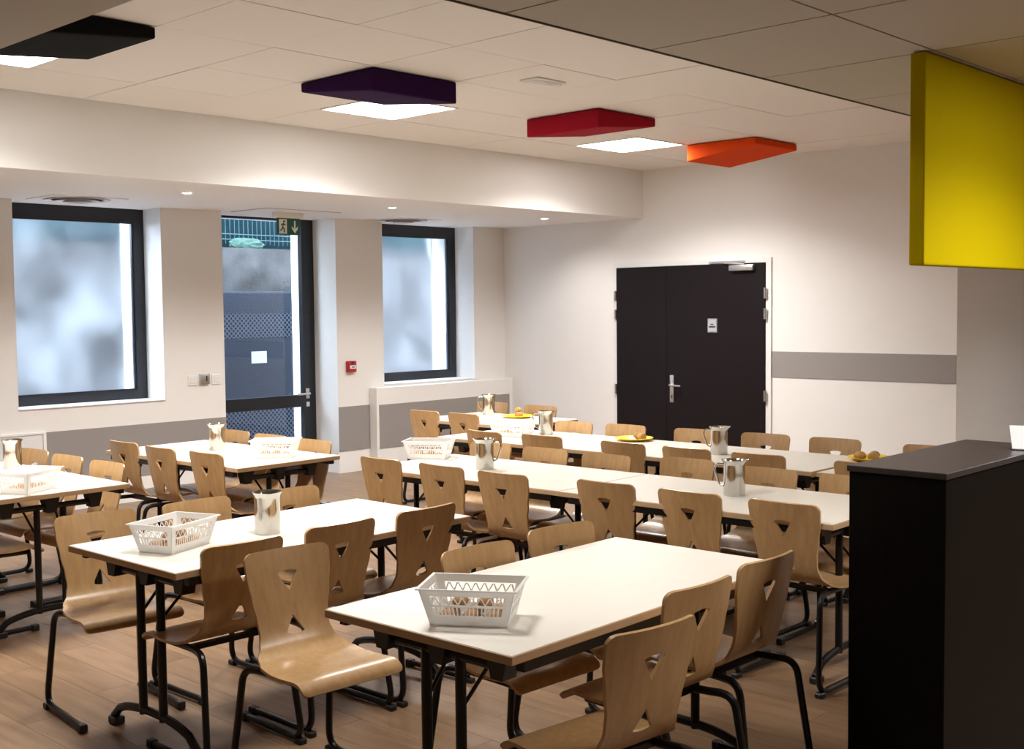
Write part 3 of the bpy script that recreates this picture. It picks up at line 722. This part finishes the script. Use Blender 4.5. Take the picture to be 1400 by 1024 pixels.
for x, y, a, nb, where in ((-2.409, 2.376, 33, 8, 'on the front centre table'), (-4.013, 2.360, 111, 8, 'beside the steel jug on the second table'), (-5.262, 4.83, 33, 5, 'on the left table of the middle row'),
                       (-6.035, 4.26, 44, 5, 'on the table before the glazed door'), (-5.87, 2.635, 120, 6, 'on the table at the left photo edge'), (-5.70, 6.03, 15, 4, 'in the back row beside the small jug')):
    o = BK if not bu[0] else copy_tree(BK); bu[0] = 1
    o.location = (x, y, TH); o.rotation_euler.z = R(a); tag(o, 'white slotted plastic bread basket '+where, 'basket', 'white bread baskets')
    spots = [(-.066, -.035), (.0, -.036), (.066, -.035), (-.066, .035), (0, .036), (.066, .035)]
    for k in range(nb):
        if k < 6: p = spots[k]; z = .0035+.0155
        else: p = ((-.036, .0) if k == 6 else (.036, .002)); z = .0035+.048
        q = put(p, (x, y), R(a))
        br = link('bread_piece', bread_me[k % 3], None, (q[0], q[1], TH+z), R(a)+random.uniform(-.12, .12))
        tag(br, 'brown piece of bread inside the white basket '+where, 'bread', 'bread in the basket '+where)

# ------------------------------------------------------------------ yellow plates with rolls
def make_plate():
    return MB().lathe([(.05, 0), (.085, .0), (.098, .010), (.128, .018), (.130, .021), (.127, .022), (.096, .014), (.084, .004), (.03, .0035)], 40).mesh('plate', 'yellow_plastic', True, 50)
PM = make_plate()
roll = []
for s in range(2):
    b = MB(); bmesh.ops.create_uvsphere(b.bm, u_segments=16, v_segments=10, radius=1)
    for v in b.bm.verts:
        k = 1+.06*math.sin(6*v.co.x+3*s)+.05*math.cos(5*v.co.y+s); v.co = Vector((v.co.x*.036*k, v.co.y*.030*k, v.co.z*.024))
    roll.append(b.mesh('bread_roll', 'roll_brown', True))
for x, y, lab, rl in ((-6.62, 7.06, 'yellow plate with rolls on the far corner table', [(-.01, .03, 0), (.035, -.02, 0), (.01, .0, .036)]),
                      (-4.86, 6.33, 'yellow plate on the back row, before the door\'s left leaf', [(.055, .03, 0), (.0, .055, 0)]),
                      (-3.17, 6.36, 'yellow plate with rolls at the counter end of the back row', [(-.05, -.045, 0), (.04, -.045, 0), (.01, .045, 0)])):
    o = link('plate', PM, None, (x, y, TH)); tag(o, lab, 'plate', 'yellow plates')
    for k, (dx, dy, dz) in enumerate(rl):
        r_ = link('bread_roll', roll[k % 2], None, (x+dx*.85, y+dy*.85, TH+.0285+dz), k*1.1); tag(r_, 'brown roll lying on the '+lab.split(' with')[0].split(' on ')[0]+' '+('on the far corner table', 'before the door\'s left leaf', 'at the counter end of the back row')[0 if x < -6 else 1 if x < -4 else 2], 'bread roll', 'rolls on the plate at %s' % ('corner table' if x < -6 else 'door' if x < -4 else 'counter'))

# ------------------------------------------------------------------ counter, menu holder, yellow hanging panel
t = empty('counter', (-1.64, 3.78, 0)); tag(t, 'tall dark brown serving unit at the right edge', 'counter')
MB().box(-.158, .158, -.318, .60, 0, 1.08).bevel(.003, 1).build('body', 'counter_dark', t)
MB().box(-.163, .163, -.325, .605, 1.08, 1.10).bevel(.002, 1).build('top', 'counter_top', t)
t = empty('menu_holder', (-1.485, 4.20, 1.10), R(14)); tag(t, 'small white paper notice in a clear stand on the dark counter', 'notice')
MB().box(-.075, .075, -.03, .05, 0, .004).build('base', 'clear_glass', t)
MB().quad((-.072, -.004, .004), (.072, -.004, .004), (.084, .016, .082), (-.084, .016, .082)).quad((-.072, .0, .004), (-.084, .02, .082), (.084, .02, .082), (.072, .0, .004)).build('paper', 'paper', t)
t = empty('hanging_panel', (-1.687, 3.69, ZS)); tag(t, 'big yellow fabric panel hanging from the soffit at upper right', 'panel')
MB().box(-.025, .028, 0, 1.62, -.685, -.004).bevel(.006, 2).build('fabric_body', 'panel_yellow', t)
for y in (.2, 1.4): MB().box(-.01, .01, y-.02, y+.02, -.004, 0).build('bracket', 'brushed_steel', t)
